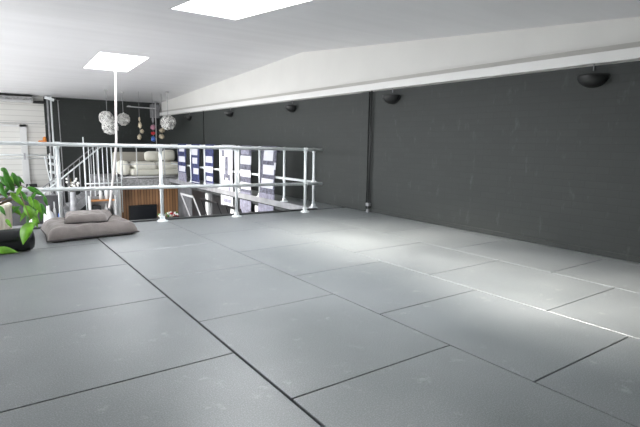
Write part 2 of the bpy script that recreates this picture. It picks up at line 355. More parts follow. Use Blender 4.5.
railing('guard_railing', 'galvanised tube railing running back beside the black wall, hung with banners',
        [(4.62, y) for y in SP], ((4.62, 6.68), (4.62, 14.15)), .985, .44, None)

# thin white railing on the far gallery
t = thing('gallery_railing', 'thin white railing along the far gallery in front of the sofas', 'railing', (3.26, 14.24, 0))
for x in (3.26, 3.66, 4.44, 4.98): 
    bm = B(); tube(bm, [(x, 14.24, 0), (x, 14.24, .98)], .014, 8); obj('post', bm, 'white_soft', t, smooth=True)
for z, r, n in ((.98, .017, 'top_rail'), (.42, .009, 'middle_rail'), (.06, .022, 'bottom_rail')):
    bm = B(); tube(bm, [(3.2, 14.24, z), (5.02, 14.24, z)], r, 8); obj(n, bm, 'white_soft', t, smooth=True)
t = thing('stair_balustrade', 'grey balustrade of tall thin bars at the head of the far stairs', 'balustrade', (2.28, 14.1, -.1))
bm = B(); tube(bm, [(2.26, 14.1, -.07), (3.2, 14.1, -.07)], .016, 8); obj('bottom_rail', bm, 'galv', t, smooth=True)
bm = B(); tube(bm, [(2.26, 14.1, .98), (3.2, 14.1, .98)], .016, 8); obj('top_rail', bm, 'galv', t, smooth=True)
for i in range(9):
    x = 2.28+i*.114; bm = B(); tube(bm, [(x, 14.1, -.9), (x, 14.1, 1.16 if i == 0 else .98)], .016 if i in (0, 3, 6) else .011, 8); obj('baluster', bm, 'galv', t, smooth=True)

# stairs: climb from left to right to the far gallery
t = thing('staircase', 'open metal stairs climbing to the far gallery behind the railing', 'stairs', (1.0, 14.9, -2.7))
sl = .84; x1 = 2.86
def zs(x): return (x-x1)*sl
for y in (14.45, 15.35):
    bm = B(); vs = box(bm, -.3, x1, y, y+.04, 0, 0)
    for n_, v in enumerate(vs): v.co.z = zs(v.co.x)+(-.22 if n_ < 4 else .0)
    obj('stringer', bm, 'greybox', t)
for i in range(13):
    x = x1-.24*(i+1)+.02; bm = B(); box(bm, x, x+.25, 14.5, 15.34, zs(x)-.03+.1, zs(x)+.1); obj('tread', bm, 'greybox', t)
bm = B(); tube(bm, [(-.2, 14.47, zs(-.2)+.98), (x1, 14.47, .98)], .02, 8); obj('handrail', bm, 'galv', t, smooth=True)
bm = B(); tube(bm, [(-.2, 15.37, zs(-.2)+.98), (x1, 15.37, .98)], .016, 8); obj('handrail', bm, 'greybox', t, smooth=True)
for y in (14.47, 15.37):
    for i in range(20):
        x = x1-.05-i*.15; bm = B(); tube(bm, [(x, y, zs(x)-.02), (x, y, zs(x)+.98)], .009, 6); obj('baluster', bm, 'greybox', t, smooth=True)

# ------------------------------------------------------------------ banners on the side railing
def banner(y0, y1, zb, blocks, label, style, sag=0):
    """cloth folded over the top rail: front face towards the void, short flap behind"""
    t = thing('hanging_banner', label, 'banner', (4.62, (y0+y1)/2, zb), 'patterned cloth banners over the side railing')
    bm = B(); nz, ny = 48, 10; zt = .985; xr = 4.62-.034
    grid = []
    for j in range(nz+1):
        z = zb+(zt-zb)*j/nz; row = []
        for i in range(ny+1):
            f = i/ny; y = y0+(y1-y0)*f+sag*(1-j/nz)
            dz = .012*math.sin(f*9+z*5)+.008*math.sin(f*21+2*z)
            row.append(bm.verts.new((xr-.006-abs(dz)*(1-(j/nz)**6), y, z)))
        grid.append(row)
    for k in range(1, 7):                                   # fold over the pipe
        a = PI*k/6; row = []
        for i in range(ny+1): row.append(bm.verts.new((4.62-.04*math.cos(a), y0+(y1-y0)*i/ny, zt+.04*math.sin(a))))
        grid.append(row)
    grid.append([bm.verts.new((4.66, y0+(y1-y0)*i/ny, .90)) for i in range(ny+1)])
    mats = ['navy', 'white_cloth', 'violet', 'grey_cloth']
    dark = {'navy':0, 'grey':3, 'figure':1}[style]
    for j in range(len(grid)-1):
        for i in range(ny):
            f = bm.faces.new([grid[j][i], grid[j][i+1], grid[j+1][i+1], grid[j+1][i]])
            z = grid[j][0].co.z if j < nz else .99; mi = dark
            if j < nz:
                for (a, b, q, i0, i1) in blocks:
                    if a <= z < b and i0 <= i < i1: mi = q
            f.material_index = mi; f.smooth = True
    o = obj('cloth', bm, mats, t); s = o.modifiers.new('s', 'SOLIDIFY'); s.thickness = .004; s.offset = 0
    return t
W_, V_, G_ = 1, 2, 3
banner(12.80, 13.46, -.06, [(.80,.93,W_,2,8),(.52,.68,W_,1,9),(.26,.40,W_,1,9),(-.1,.24,V_,0,10)], 'navy and white block banner furthest from the corner, next to the sofa', 'navy')
banner(11.84, 12.42, -.08, [(.74,.94,W_,2,10),(.50,.66,W_,2,8),(.24,.40,W_,1,7),(.02,.05,W_,0,10)], 'navy banner with stacked white squares, second from the sofa end', 'navy')
banner(10.93, 11.44, -.08, [(.58,.74,W_,1,10),(.34,.48,W_,1,10),(.12,.25,W_,1,9),(-.1,.08,V_,0,10)], 'narrow navy banner with three white bars, directly left of the white banner', 'navy')
banner(9.86, 10.50, -.36, [(.76,.88,G_,7,9),(.28,.76,G_,4,6),(.22,.36,3,2,4),(.22,.36,3,6,8),(-.02,.12,V_,2,4),(-.1,.1,V_,6,7),(-.3,-.2,V_,1,8)], 'mostly white banner printed with a dark upright figure', 'figure')
banner(8.98, 9.48, -.42, [(.82,1,V_,2,9),(.62,.80,W_,0,10),(.36,.50,W_,0,10),(.10,.24,W_,0,10),(-.5,.02,V_,0,10)], 'grey banner with white bars, just right of the middle railing post', 'grey', .0)
banner(7.93, 8.54, -.30, [(.74,.94,W_,2,8),(.46,.66,W_,1,8),(.56,.70,W_,0,1),(.20,.38,W_,1,9),(-.5,.08,V_,0,10)], 'wide grey and white banner nearest the railing corner, its foot trailing', 'grey', .12)

# ------------------------------------------------------------------ wall uplights
def uplight(y, label):
    t = thing('wall_uplight', label, 'wall lamp', (WX, y, 1.75), 'black half-bowl uplights on the brick wall')
    bm = B(); r = .155; seg = 20; rows = 8
    ring = []
    for j in range(rows+1):
        ph = (PI/2)*j/rows; row = []
        for i in range(seg+1):
            th = PI*i/seg
            row.append(bm.verts.new((WX-.02-r*.95*math.sin(th)*math.cos(ph), y+r*math.cos(th)*math.cos(ph), 1.815-.125*math.sin(ph))))
        ring.append(row)
    for j in range(rows):
        for i in range(seg):
            try: bm.faces.new([ring[j][i], ring[j][i+1], ring[j+1][i+1], ring[j+1][i]])
            except ValueError: pass
    o = obj('bowl', bm, 'blackmetal', t, smooth=True); s = o.modifiers.new('s', 'SOLIDIFY'); s.thickness = .008
    bm = B(); box(bm, WX-.03, WX, y-.04, y+.04, 1.74, 1.79); obj('wall_plate', bm, 'blackmetal', t, bevel=.004)
    bm = B(); tube(bm, [(WX-.015, y+.01, 1.86), (WX-.015, y+.01, 1.925)], .006, 8); obj('cable', bm, 'greybox', t)
    bm = B(); ball(bm, (WX-.075, y, 1.785), .028); obj('bulb', bm, 'white_soft', t, smooth=True)
for y, l in ((2.53, 'black half-bowl uplight nearest the camera, at far right of the wall'), (5.44, 'black half-bowl uplight just right of the vertical wall pipe'),
             (8.28, 'black half-bowl uplight above the railing corner'), (11.15, 'small black uplight above the navy banners, fourth along the wall'),
             (13.97, 'smallest black uplight, furthest along the wall by the white pendant lamp')): uplight(y, l)
t = thing('wall_pipe', 'black vertical pipe running down the brick wall', 'pipe', (5.12, 5.9, 0))
bm = B(); tube(bm, [(5.118, 5.905, .02), (5.118, 5.905, 1.92)], .014, 10); obj('tube', bm, 'black', t, smooth=True)
bm = B(); box(bm, 5.085, 5.14, 5.87, 5.94, .10, .15); box(bm, 5.09, 5.14, 5.885, 5.925, .0, .05); obj('bracket', bm, 'greybox', t, bevel=.004)

# ------------------------------------------------------------------ floor cushions
def pad(name, label, P, th, puff, material, z0=.0, nx=26, ny=26, wr=.012, seed=1, tuft=None):
    """P: four corners (near-left, near-right, far-right, far-left)"""
    rnd = random.Random(seed); P = [Vector((*p, 0)) for p in P]
    bm = B(); top = []; bot = []
    for j in range(ny+1):
        rt = []; rb = []
        v = j/ny
        for i in range(nx+1):
            u = i/nx
            # pull the sides in a little between the corners
            e = .025*(math.sin(PI*u)*(1-2*v)**3); f = .02*(math.sin(PI*v)*(1-2*u)**3)
            uu = u+f; vv = v+e
            p = P[0]*(1-uu)*(1-vv)+P[1]*uu*(1-vv)+P[2]*uu*vv+P[3]*(1-uu)*vv
            m = min(u, 1-u, v, 1-v)*2
            prof = (1-(1-min(1, m*4.2))**2.6)**.5
            h = th*(.10+.90*prof)+puff*math.sin(PI*u)*math.sin(PI*v)
            w = wr*(math.sin(u*23+3*math.sin(v*9+seed))+.8*math.sin(v*31+4*u*math.sin(u*7)))*prof*.5
            if tuft and abs(u-tuft[0]) < .2: w -= .02*math.exp(-((u-tuft[0])**2+(v-tuft[1])**2)*200)
            mid = z0+th*.2
            rt.append(bm.verts.new((p.x, p.y, z0+h+w if 0 < i < nx and 0 < j < ny else mid)))
            rb.append(rt[-1] if i in (0, nx) or j in (0, ny) else bm.verts.new((p.x, p.y, z0+th*.2*(1-min(1, m*9)))))
        top.append(rt); bot.append(rb)
    for j in range(ny):
        for i in range(nx):
            bm.faces.new([top[j][i], top[j][i+1], top[j+1][i+1], top[j+1][i]])
            q = [bot[j][i], bot[j+1][i], bot[j+1][i+1], bot[j][i+1]]
            bm.faces.new(q)
    c = sum(P, Vector())/4
    t = thing(name, label, 'cushion', (c.x, c.y, z0))
    obj('cover', bm, material, t, smooth=True, subsurf=1)
    bm = B(); pts = []
    for k in range(4):
        a, b = k, (k+1) % 4
        for s in range(10): 
            q = P[a].lerp(P[b], s/10); q = q.lerp(c*1, .012+.035*math.sin(PI*s/10)); pts.append((q.x, q.y, z0+th*.2))
    pts.append(pts[0]); tube(bm, pts, .0065, 6, cap=False); obj('piping', bm, 'cushion_dark', t, smooth=True)
    return t
cL = pad('floor_cushion', 'large flat taupe floor cushion lying on the mats by the railing', [(.52, 5.72), (1.50, 5.83), (1.46, 6.58), (.54, 6.62)], .155, .02, 'cushion', .0, wr=.02, seed=3)
cS = pad('floor_cushion', 'small taupe pillow lying on top of the large floor cushion', [(.72, 5.92), (1.16, 5.88), (1.32, 6.34), (.78, 6.40)], .095, .015, 'cushion', .158, wr=.014, seed=5, nx=20, ny=16)

# black bolster at the left edge
t = thing('bolster_cushion', 'black leather bolster with rounded end at the left edge, under the leaves', 'bolster', (0, 5.5, 0))
bm = B(); r = .115; L0, L1 = -.75, .40
prof = [(L0, .0), (L0+.004, .06), (L0+.03, .1), (L0+.07, r)]+[(L0+.1+(L1-.07-L0-.1)*k/8, r*(1+.01*math.sin(k*2))) for k in range(9)]+[(L1-.03, .108), (L1-.008, .085), (L1, .05), (L1+.001, 0)]
rings = []
for x, q in prof:
    rings.append([bm.verts.new((x, 5.5+max(q, .001)*math.cos(2*PI*k/28)+.03*x, r-.004+max(q, .001)*math.sin(2*PI*k/28)*(1.0 if math.sin(2*PI*k/28) > 0 else .96))) for k in range(28)])
for a, b in zip(rings, rings[1:]):
    for k in range(28): bm.faces.new([a[k], a[(k+1)%28], b[(k+1)%28], b[k]])
obj('cover', bm, 'leather', t, smooth=True)
for x in (L0+.06, L1-.05):
    bm = B(); pts = [(x, 5.5+.03*x+.1135*math.cos(2*PI*k/24), r-.004+.111*math.sin(2*PI*k/24)) for k in range(25)]; tube(bm, pts, .006, 6, cap=False); obj('piping', bm, 'leather', t, smooth=True)

# ------------------------------------------------------------------ plant in a wicker pot
t = thing('potted_plant', 'leafy green plant in a pale wicker pot at the left edge', 'plant', (.0, 6.22, 0))
pc = Vector((.02, 6.22, 0))
bm = B(); lathe(bm, [(.19, 0), (.215, .03), (.235, .16), (.235, .34), (.245, .38), (.235, .40), (.22, .38), (.215, .33), (0, .33)], pc, 32); obj('pot', bm, 'wicker', t, smooth=True)
bm = B(); lathe(bm, [(.214, .32), (.214, .345), (.1, .355), (0, .35)], pc, 24); obj('soil', bm, 'soil', t, smooth=True)
def leaf(bm, base, tip, w, nrm=None, curl=.15):
    base, tip = Vector(base), Vector(tip); d = tip-base; L = d.length; d.normalize()
    n = Vector(nrm or (-.35, -.75, .55)); n = (n-d*n.dot(d)).normalized(); s = d.cross(n)
    N = 8; rows = []
    for k in range(N+1):
        f = k/N; hw = w/2*(math.sin(PI*min(1, f*1.04)**.75)**.85 if 0 < f < 1 else 0)
        c = base+d*L*f+n*(curl*L*(math.sin(PI*f)*.5))
        rows.append([bm.verts.new(c-s*hw+n*hw*.25), bm.verts.new(c), bm.verts.new(c+s*hw+n*hw*.25)] if hw > 1e-4 else [bm.verts.new(c)])
    for a, b in zip(rows, rows[1:]):
        if len(a) == 1 and len(b) == 3: bm.faces.new([a[0], b[0], b[1]]); bm.faces.new([a[0], b[1], b[2]])
        elif len(a) == 3 and len(b) == 1: bm.faces.new([a[0], b[0], a[1]]); bm.faces.new([a[1], b[0], a[2]])
        elif len(a) == 3: bm.faces.new([a[0], b[0], b[1], a[1]]); bm.faces.new([a[1], b[1], b[2], a[2]])
obj_leaves = []
for (b0, t0, w, mm) in LEAVES:
    bm = B(); leaf(bm, b0, t0, w); o = obj('leaf', bm, mm, t, smooth=True); s = o.modifiers.new('s', 'SOLIDIFY'); s.thickness = .0015
for pts in STEMS:
    bm = B(); tube(bm, pts, [.008-.005*i/(len(pts)-1) for i in range(len(pts))], 6); obj('stem', bm, 'stem', t, smooth=True)

# ------------------------------------------------------------------ hanging rope, pendants, garlands
t = thing('hanging_rope', 'long white rope hanging from the far skylight into the void', 'rope', (2.52, 11.5, 2.6))
bm = B(); pts = []
for k in range(25):
    f = k/24; z = zc(11.5)+.03-f*(zc(11.5)+.45); x = 2.58-.09*f-.42*max(0, f-.5)**1.3
    pts.append((x, 11.5, z))
tube(bm, pts, [.017+.009*min(1, i/10) for i in range(25)], 10); obj('strands', bm, 'rope', t, smooth=True)
bm = B(); tube(bm, [(2.55, 11.5, zc(11.5)+.05), (2.55, 11.5, zc(11.5)-.02)], .012, 8); box(bm, 2.5, 2.6, 11.48, 11.52, zc(11.5)+.02, zc(11.5)+.05)
obj('hook', bm, 'galv', t)
def petal_ball(bm, c, r, n, seed, sc=.3, rz=1, core=True):
    rnd = random.Random(seed); c = Vector(c)
    if core: ball(bm, c, r*.86, r*.86, r*.86*rz, 16, 10)
    for i in range(n):
        z = 1-2*(i+.5)/n; a = i*2.39996; q = math.sqrt(1-z*z)
        d = Vector((q*math.cos(a), q*math.sin(a), z)); p = c+Vector((d.x*r*.9, d.y*r*.9, d.z*r*.9*rz))
        u = d.orthogonal().normalized(); w = d.cross(u); tl = rnd.uniform(-.7, .7)
        u2 = (u*math.cos(tl)+d*math.sin(tl)); an = rnd.uniform(0, 6.3); u3 = u2*math.cos(an)+w*math.sin(an); w3 = (d.cross(u3)).normalized()
        s = r*sc; nn = (d*.6+u3*.4*rnd.choice((-1, 1))).normalized()
        vs = [bm.verts.new(p+(u3*math.cos(k*PI/3)+w3*math.sin(k*PI/3))*s*.8+nn*s*.45*math.cos(k*PI/3)) for k in range(6)]
        bm.faces.new(vs)
def pendant(label, c, r, balls, cz, y):
    t = thing('pendant_lamp', label, 'pendant lamp', c, 'white petal ball pendant lamps')
    bm = B()
    for i, (bx, bz, br) in enumerate(balls): petal_ball(bm, (bx, y, bz), br, 230, i+int(c[0]*10), .15, core=False)
    obj('petals', bm, 'petal', t); bm = B()
    for i, (bx, bz, br) in enumerate(balls): ball(bm, (bx, y, bz), br*.86, u=20, v=14)
    obj('inner_globe', bm, 'grey_globe', t, smooth=True)
    bm = B(); top = max(b[1]+b[2]*.8 for b in balls); tube(bm, [(cz, y, top), (cz, y, zc(y))], .006, 6); obj('cord', bm, 'greybox', t)
    bm = B(); lathe(bm, [(.05, zc(y)-.035), (.05, zc(y)-.01), (.02, zc(y)+.002)], (cz, y, 0), 14); obj('ceiling_rose', bm, 'white', t)
pendant('white petal pendant of two joined balls, nearest the hanging rope', (3.0, 14.6, 1.5), .3, [(2.975, 1.70, .205), (3.07, 1.46, .23)], 3.0, 14.6)
pendant('smaller round white petal pendant right of the rope', (3.43, 14.9, 1.68), .2, [(3.50, 1.69, .19)], 3.50, 14.9)
pendant('round white pendant closest to the brick wall corner', (4.66, 14.3, 1.65), .25, [(4.60, 1.625, .235)], 4.60, 14.3)
def garland(label, x, y, items):
    t = thing('hanging_garland', label, 'garland', (x, y, items[0][0]))
    bm = B(); tube(bm, [(x, y, items[-1][0]), (x, y, zc(y))], .004, 6); obj('string', bm, 'greybox', t)
    for (z, r, rz, dx, m) in items: bm = B(); r *= .75; rz *= .9; petal_ball(bm, (x+dx, y, z), r, 24, int(z*100), .4, rz/r); obj('ornament', bm, m, t)
garland('tan shell garland hanging left of the coloured one', 3.87, 14.6, [(1.70, .04, .08, 0, 'tan'), (1.53, .07, .11, .01, 'tan'), (1.36, .07, .07, .06, 'tan'), (1.19, .08, .10, -.02, 'tan')])
garland('garland with rose and blue balls against the black back wall', 4.25, 14.6, [(1.90, .02, .10, 0, 'greybox'), (1.70, .045, .10, 0, 'greybox'), (1.48, .10, .09, 0, 'rose'), (1.31, .08, .05, 0, 'red'), (1.14, .09, .09, 0, 'blue')])
garland('pale shell garland under the pendant by the wall corner', 4.56, 14.75, [(1.40, .12, .07, 0, 'tan'), (1.22, .12, .075, -.02, 'tan')])
t = thing('curtain_rail', 'thin white rail under the ceiling with a slim upright beside the garlands', 'rail', (4.0, 16.3, 2.0))
bm = B(); tube(bm, [(3.95, 16.3, 2.15), (4.86, 16.3, 2.13)], .016, 8); obj('rail', bm, 'white', t)
bm = B(); ball(bm, (4.02, 16.3, 2.16), .06, .05, .025); obj('end_cap', bm, 'white', t, smooth=True)
bm = B(); tube(bm, [(4.84, 16.3, 2.36), (4.84, 16.3, 0)], .016, 8); obj('upright', bm, 'white_soft', t)
bm = B(); box(bm, 4.86, 5.12, 16.75, 16.99, 1.86, 2.30)
for k in range(5): box(bm, 4.86, 5.12, 16.73, 16.75, 1.90+k*.08, 1.93+k*.08)
tag(obj('wall_vent', bm, 'slab_pale'), 'grey louvred vent box high in the far wall corner', 'vent')

# ------------------------------------------------------------------ sofas on the far gallery
def rbox(name, x0, x1, y0, y1, z0, z1, m, parent, bev=.08, wob=0):
    bm = B(); box(bm, x0, x1, y0, y1, z0, z1)
    return obj(name, bm, m, parent, bevel=min(bev, (x1-x0)/2.05, (y1-y0)/2.05, (z1-z0)/2.05), seg=5, smooth=True)
t = thing('sofa', 'cream boucle sofa with a beige back on the far gallery', 'sofa', (4.1, 15.2, 0))
rbox('base', 3.62, 5.05, 14.62, 15.42, .06, .26, 'boucle', t, .06)
rbox('backrest', 3.30, 4.72, 15.42, 15.68, .06, .74, 'linen', t, .07)
rbox('armrest', 3.34, 3.60, 14.72, 15.42, .07, .50, 'boucle', t, .13)
rbox('seat_cushion', 3.70, 4.34, 14.58, 15.36, .24, .46, 'boucle', t, .09)
rbox('seat_cushion', 4.36, 5.02, 14.58, 15.36, .24, .46, 'boucle', t, .09)
for x in (3.4, 4.95):
    for y in (14.76, 15.34): bm = B(); lathe(bm, [(.02, 0), (.03, .09)], (x, y, 0), 10); obj('leg', bm, 'black', t)
def pillow(x0, x1, y, z0, z1, label):
    bm = B(); ball(bm, ((x0+x1)/2, y, (z0+z1)/2), (x1-x0)/2, .13, (z1-z0)/2, 20, 14)
    for v in bm.verts:
        c = Vector(((x0+x1)/2, y, (z0+z1)/2)); d = v.co-c
        v.co.x = c.x+math.copysign(abs(d.x/((x1-x0)/2))**.6, d.x)*(x1-x0)/2; v.co.z = c.z+math.copysign(abs(d.z/((z1-z0)/2))**.6, d.z)*(z1-z0)/2
    tag(obj('pillow', bm, 'boucle', smooth=True), label, 'pillow', 'cream pillows on the far sofa')
pillow(4.10, 4.60, 15.10, .465, .78, 'cream pillow leaning on the middle of the far sofa')
pillow(4.62, 5.04, 15.08, .465, .82, 'cream pillow at the sofa end next to the brick wall')

# ------------------------------------------------------------------ below the gallery
bm = B(); box(bm, 3.2, WX, 14.62, 14.72, -2.7, -.22)
struct('wall_under_gallery', bm, 'wood', 'wall of warm vertical wood slats under the far gallery')
t = thing('wall_screen', 'black rectangular screen on the wood slat wall', 'screen', (3.86, 14.58, -1.1))
bm = B(); box(bm, 3.47, 4.27, 14.55, 14.62, -1.32, -.79); obj('frame', bm, 'black', t, bevel=.01)
bm = B(); box(bm, 3.50, 4.24, 14.545, 14.551, -1.29, -.82); obj('glass', bm, 'screen', t)
t = thing('flower_box', 'black trough of white and red flowers before the wood slats', 'planter', (4.35, 13.4, -2.7))
bm = B(); box(bm, 3.95, 4.5, 13.3, 13.5, -2.7, -1.02); obj('trough', bm, 'black', t, bevel=.01)
rnd = random.Random(4)
for m, n in (('petal', 26), ('red', 9), ('tan', 6), ('leaf', 8)):
    bm = B()
    for k in range(n): 
        x = rnd.uniform(3.97, 4.48) if m != 'red' else rnd.uniform(4.3, 4.5)
        petal_ball(bm, (x, rnd.uniform(13.33, 13.47), rnd.uniform(-1.0, -.9)), .032, 8, k, .5)
    o = obj({'petal':'white_blossoms', 'red':'red_blossoms', 'tan':'cream_blossoms', 'leaf':'foliage'}[m], bm, m, t); o['kind'] = 'stuff'
bm = B(); box(bm, 2.96, 3.2, 14.3, 14.55, -2.7, -.22)
struct('trim_8', bm, 'white', 'white pillar under the gallery end')
# open shelf between stairs and pillar
t = thing('shelving_unit', 'open shelves with orange boards beside the white pillar', 'shelf', (2.6, 13.9, -2.7))
for x in (2.30, 2.92): bm = B(); box(bm, x, x+.03, 13.75, 14.0, -2.7, -.38); obj('side_panel', bm, 'white_soft', t)
for z in (-.48, -.93, -1.4, -2.0, -2.5): bm = B(); box(bm, 2.33, 2.92, 13.76, 13.99, z-.04, z); obj('shelf', bm, 'amber', t)
bm = B(); box(bm, 2.33, 2.92, 13.98, 14.0, -2.7, -.4); obj('back_panel', bm, 'greybox', t)
def bottle(x, y, z, h, r, m, label, cat='bottle'):
    bm = B(); lathe(bm, [(r, 0), (r, h*.6), (r*.9, h*.68), (r*.35, h*.8), (r*.35, h), (0, h)], (x, y, z), 12)
    tag(obj('bottle', bm, m, smooth=True), label, cat, 'bottles and jars on the far shelves')
bottle(2.72, 13.87, -.93, .33, .05, 'white_soft', 'white bottle on the lower orange shelf beside the pillar')
bottle(2.84, 13.87, -.93, .28, .04, 'black', 'black bottle on the lower orange shelf beside the pillar')
bottle(2.60, 13.87, -.48, .30, .045, 'white', 'left white bottle on the topmost orange shelf')
bottle(2.75, 13.87, -.48, .34, .05, 'white', 'middle white bottle on the topmost orange shelf')
bottle(2.87, 13.87, -.48, .28, .04, 'greybox', 'grey bottle on the topmost orange shelf next to the pillar')
bm = B(); box(bm, 2.37, 2.58, 13.78, 13.96, -.93, -.64); box(bm, 2.40, 2.55, 13.775, 13.78, -.9, -.67)
tag(obj('storage_box', bm, 'black', bevel=.008), 'black box on the lower orange shelf', 'box')
bm = B(); box(bm, 2.02, 2.24, 13.6, 13.9, -2.7, -.99); box(bm, 1.98, 2.26, 13.56, 13.92, -.99, -.85)
tag(obj('pedestal', bm, 'white', bevel=.01), 'white pedestal with overhanging top at the foot of the balusters', 'pedestal')

# white boarding with black hopper windows beneath the side gallery
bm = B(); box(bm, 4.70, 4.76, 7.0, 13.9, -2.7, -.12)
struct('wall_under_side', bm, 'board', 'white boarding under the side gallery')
for i, (y0, y1) in enumerate(((12.7, 11.75), (11.3, 10.25), (9.85, 9.05), (8.65, 7.7))):
    t = thing('hopper_window', 'black framed window tilted open under the side gallery, '+('nearest the wood slats', 'second from the wood slats', 'below the grey and white banner', 'closest to the railing corner')[i], 'window', (4.68, (y0+y1)/2, -.9), 'black hopper windows under the side gallery')
    bm = B(); box(bm, 4.675, 4.70, y1, y0, -1.25, -.20); obj('opening', bm, 'black', t)
    m = Matrix.Translation((4.67, 0, -1.1)) @ Matrix.Rotation(-.35, 4, 'Y') @ Matrix.Translation((-4.67, 0, 1.1))
    bm = B()
    for q in ((y1, y1+.05, -1.1, -.22), (y0-.05, y0, -1.1, -.22), (y1, y0, -1.1, -1.05), (y1, y0, -.27, -.22)): box(bm, 4.65, 4.67, *q)
    bmesh.ops.transform(bm, matrix=m, verts=bm.verts); obj('sash', bm, 'white' if i == 0 else 'black', t)
    bm = B(); box(bm, 4.63, 4.69, y1-.30, y1-.12, -1.3, -.20); obj('white_panel', bm, 'white', t)

# ------------------------------------------------------------------ far left
t = thing('air_conditioner', 'white wall air conditioner under the ceiling at far left', 'air conditioner', (.9, 16.8, 2.1))
bm = B(); box(bm, .3, 1.42, 16.68, 17.0, 2.14, 2.31); obj('body', bm, 'white', t, bevel=.03)
bm = B(); box(bm, .34, 1.38, 16.66, 16.70, 2.15, 2.19); obj('air_flap', bm, 'white_soft', t)
bm = B(); box(bm, .32, 1.40, 16.665, 16.69, 2.20, 2.28); obj('grille', bm, 'slab', t)
bm = B(); box(bm, .3, 1.40, 16.66, 17.0, 2.32, 2.34); obj('top_intake', bm, 'black', t)
bm = B(); box(bm, 1.43, 1.74, 16.88, 17.0, 2.14, 2.22); tag(obj('pipe_cover', bm, 'black'), 'black duct running from the air conditioner to the pole', 'duct')
t = thing('roller_door_frame', 'white upright and cross rail framing the boarded white wall', 'door frame', (1.1, 16.95, 0))
bm = B(); box(bm, 1.05, 1.22, 16.92, 17.0, -1, 1.50); obj('upright', bm, 'white', t)
bm = B(); box(bm, -.6, 1.22, 16.92, 17.0, 1.44, 1.50); obj('cross_rail', bm, 'white', t)
bm = B(); tube(bm, [(-.6, 16.9, 1.56), (1.74, 16.9, 1.54)], .008, 6); obj('wire', bm, 'greybox', t)
t = thing('far_handrail', 'pair of grey tubes crossing the white boarded wall', 'handrail', (1.0, 16.0, .6))
for z, nm in ((.66, 'upper_tube'), (.57, 'lower_tube')): bm = B(); tube(bm, [(-.8, 16.3, z), (1.72, 16.3, z-.04)], .022 if z > .6 else .012, 8); obj(nm, bm, 'galv', t, smooth=True)
bm = B(); tube(bm, [(1.58, 16.3, .6), (1.72, 16.3, -.4)], .015, 8); obj('diagonal_brace', bm, 'galv', t)
bm = B(); box(bm, 1.06, 1.11, 16.27, 16.33, .50, .69); obj('bracket', bm, 'greybox', t)
for x in (-.3, 1.72): bm = B(); tube(bm, [(x, 16.3, -2.7), (x, 16.3, .68)], .02, 8); obj('post', bm, 'galv', t)
t = thing('scaffold_pole', 'silver double scaffold pole with clamps rising to the ceiling at left', 'pole', (1.82, 16.5, -2.7))
for x in (1.77, 1.86): bm = B(); tube(bm, [(x, 16.5, -2.7), (x, 16.5, 2.35)], .026, 10); obj('tube', bm, 'galv' if x > 1.8 else 'greybox', t, smooth=True)
for z in (2.27, .55, .35, .1, -.15, -.35):
    bm = B(); box(bm, 1.70, 1.95, 16.44, 16.56, z-.04, z+.04); bmesh.ops.rotate(bm, verts=bm.verts, cent=(1.82, 16.5, z), matrix=Matrix.Rotation(.3, 3, 'Y')); obj('clamp', bm, 'galv', t, bevel=.01)
t = thing('thin_pole', 'slim dark grey conduit right of the silver scaffold pole', 'pole', (2.13, 16.8, -2.7))
bm = B(); tube(bm, [(2.13, 16.8, -2.7), (2.08, 16.8, 2.3)], .014, 8); obj('tube', bm, 'greybox', t)
bm = B(); box(bm, 2.02, 2.14, 16.74, 16.86, 2.26, 2.33); obj('ceiling_bracket', bm, 'black', t)
bm = B(); prism(bm, [(1.50, 16.80), (1.72, 16.80), (1.72, 16.9), (1.50, 16.9)], .98, 1.05); ball(bm, (1.67, 16.85, 1.09), .05, .05, .08)
tag(obj('cloth_bundle', bm, 'orange', bevel=.02), 'small orange bundle on the white wall beside the silver pole', 'cloth')
# counter and items
t = thing('counter_cabinet', 'long dark counter far below the white boarded wall', 'cabinet', (.9, 15.8, -2.7))
bm = B(); box(bm, -.8, 1.72, 15.6, 16.15, -2.7, -.52); obj('body', bm, 'blackmetal', t, bevel=.01)
bm = B(); box(bm, -.82, 1.72, 15.57, 16.17, -.52, -.47); obj('worktop', bm, 'greybox', t)
for k in range(5): bm = B(); box(bm, -.78+k*.5, -.32+k*.5, 15.58, 15.6, -1.6, -.56); obj('door', bm, 'kerb', t)
t = thing('sound_desk', 'stacked black audio equipment on the dark counter behind the leaves', 'equipment', (.6, 15.85, -.47))
bm = B(); box(bm, .1, .98, 15.68, 16.0, -.44, -.28); obj('lower_unit', bm, 'black', t, bevel=.01)
bm = B(); box(bm, .1, .92, 15.72, 16.0, -.20, -.06); obj('upper_unit', bm, 'black', t, bevel=.01)
bm = B(); box(bm, .12, .9, 15.74, 16.0, -.28, -.20); box(bm, .12, .96, 15.7, 16.0, -.47, -.44); obj('spacer', bm, 'slab', t)
bm = B(); box(bm, -.0, .9, 15.74, 16.0, -.02, .06); box(bm, .1, .8, 15.76, 16.0, -.06, -.02); obj('top_unit', bm, 'greybox', t)
bm = B(); box(bm, 1.22, 1.62, 15.65, 15.95, -.47, -.27); tag(obj('paper_box', bm, 'white', bevel=.01), 'bright white box on the dark counter', 'box')
bm = B(); box(bm, 1.05, 1.32, 15.98, 16.1, -.47, -.18); tag(obj('document_tray', bm, 'black', bevel=.01), 'small black tray behind the bright white box', 'tray')
bm = B(); lathe(bm, [(.10, 0), (.075, .16), (.0, .30)], (1.10, 15.85, -.47), 16); tag(obj('paper_cone', bm, 'white_soft', smooth=True), 'pale cone lamp on the dark counter', 'lamp')
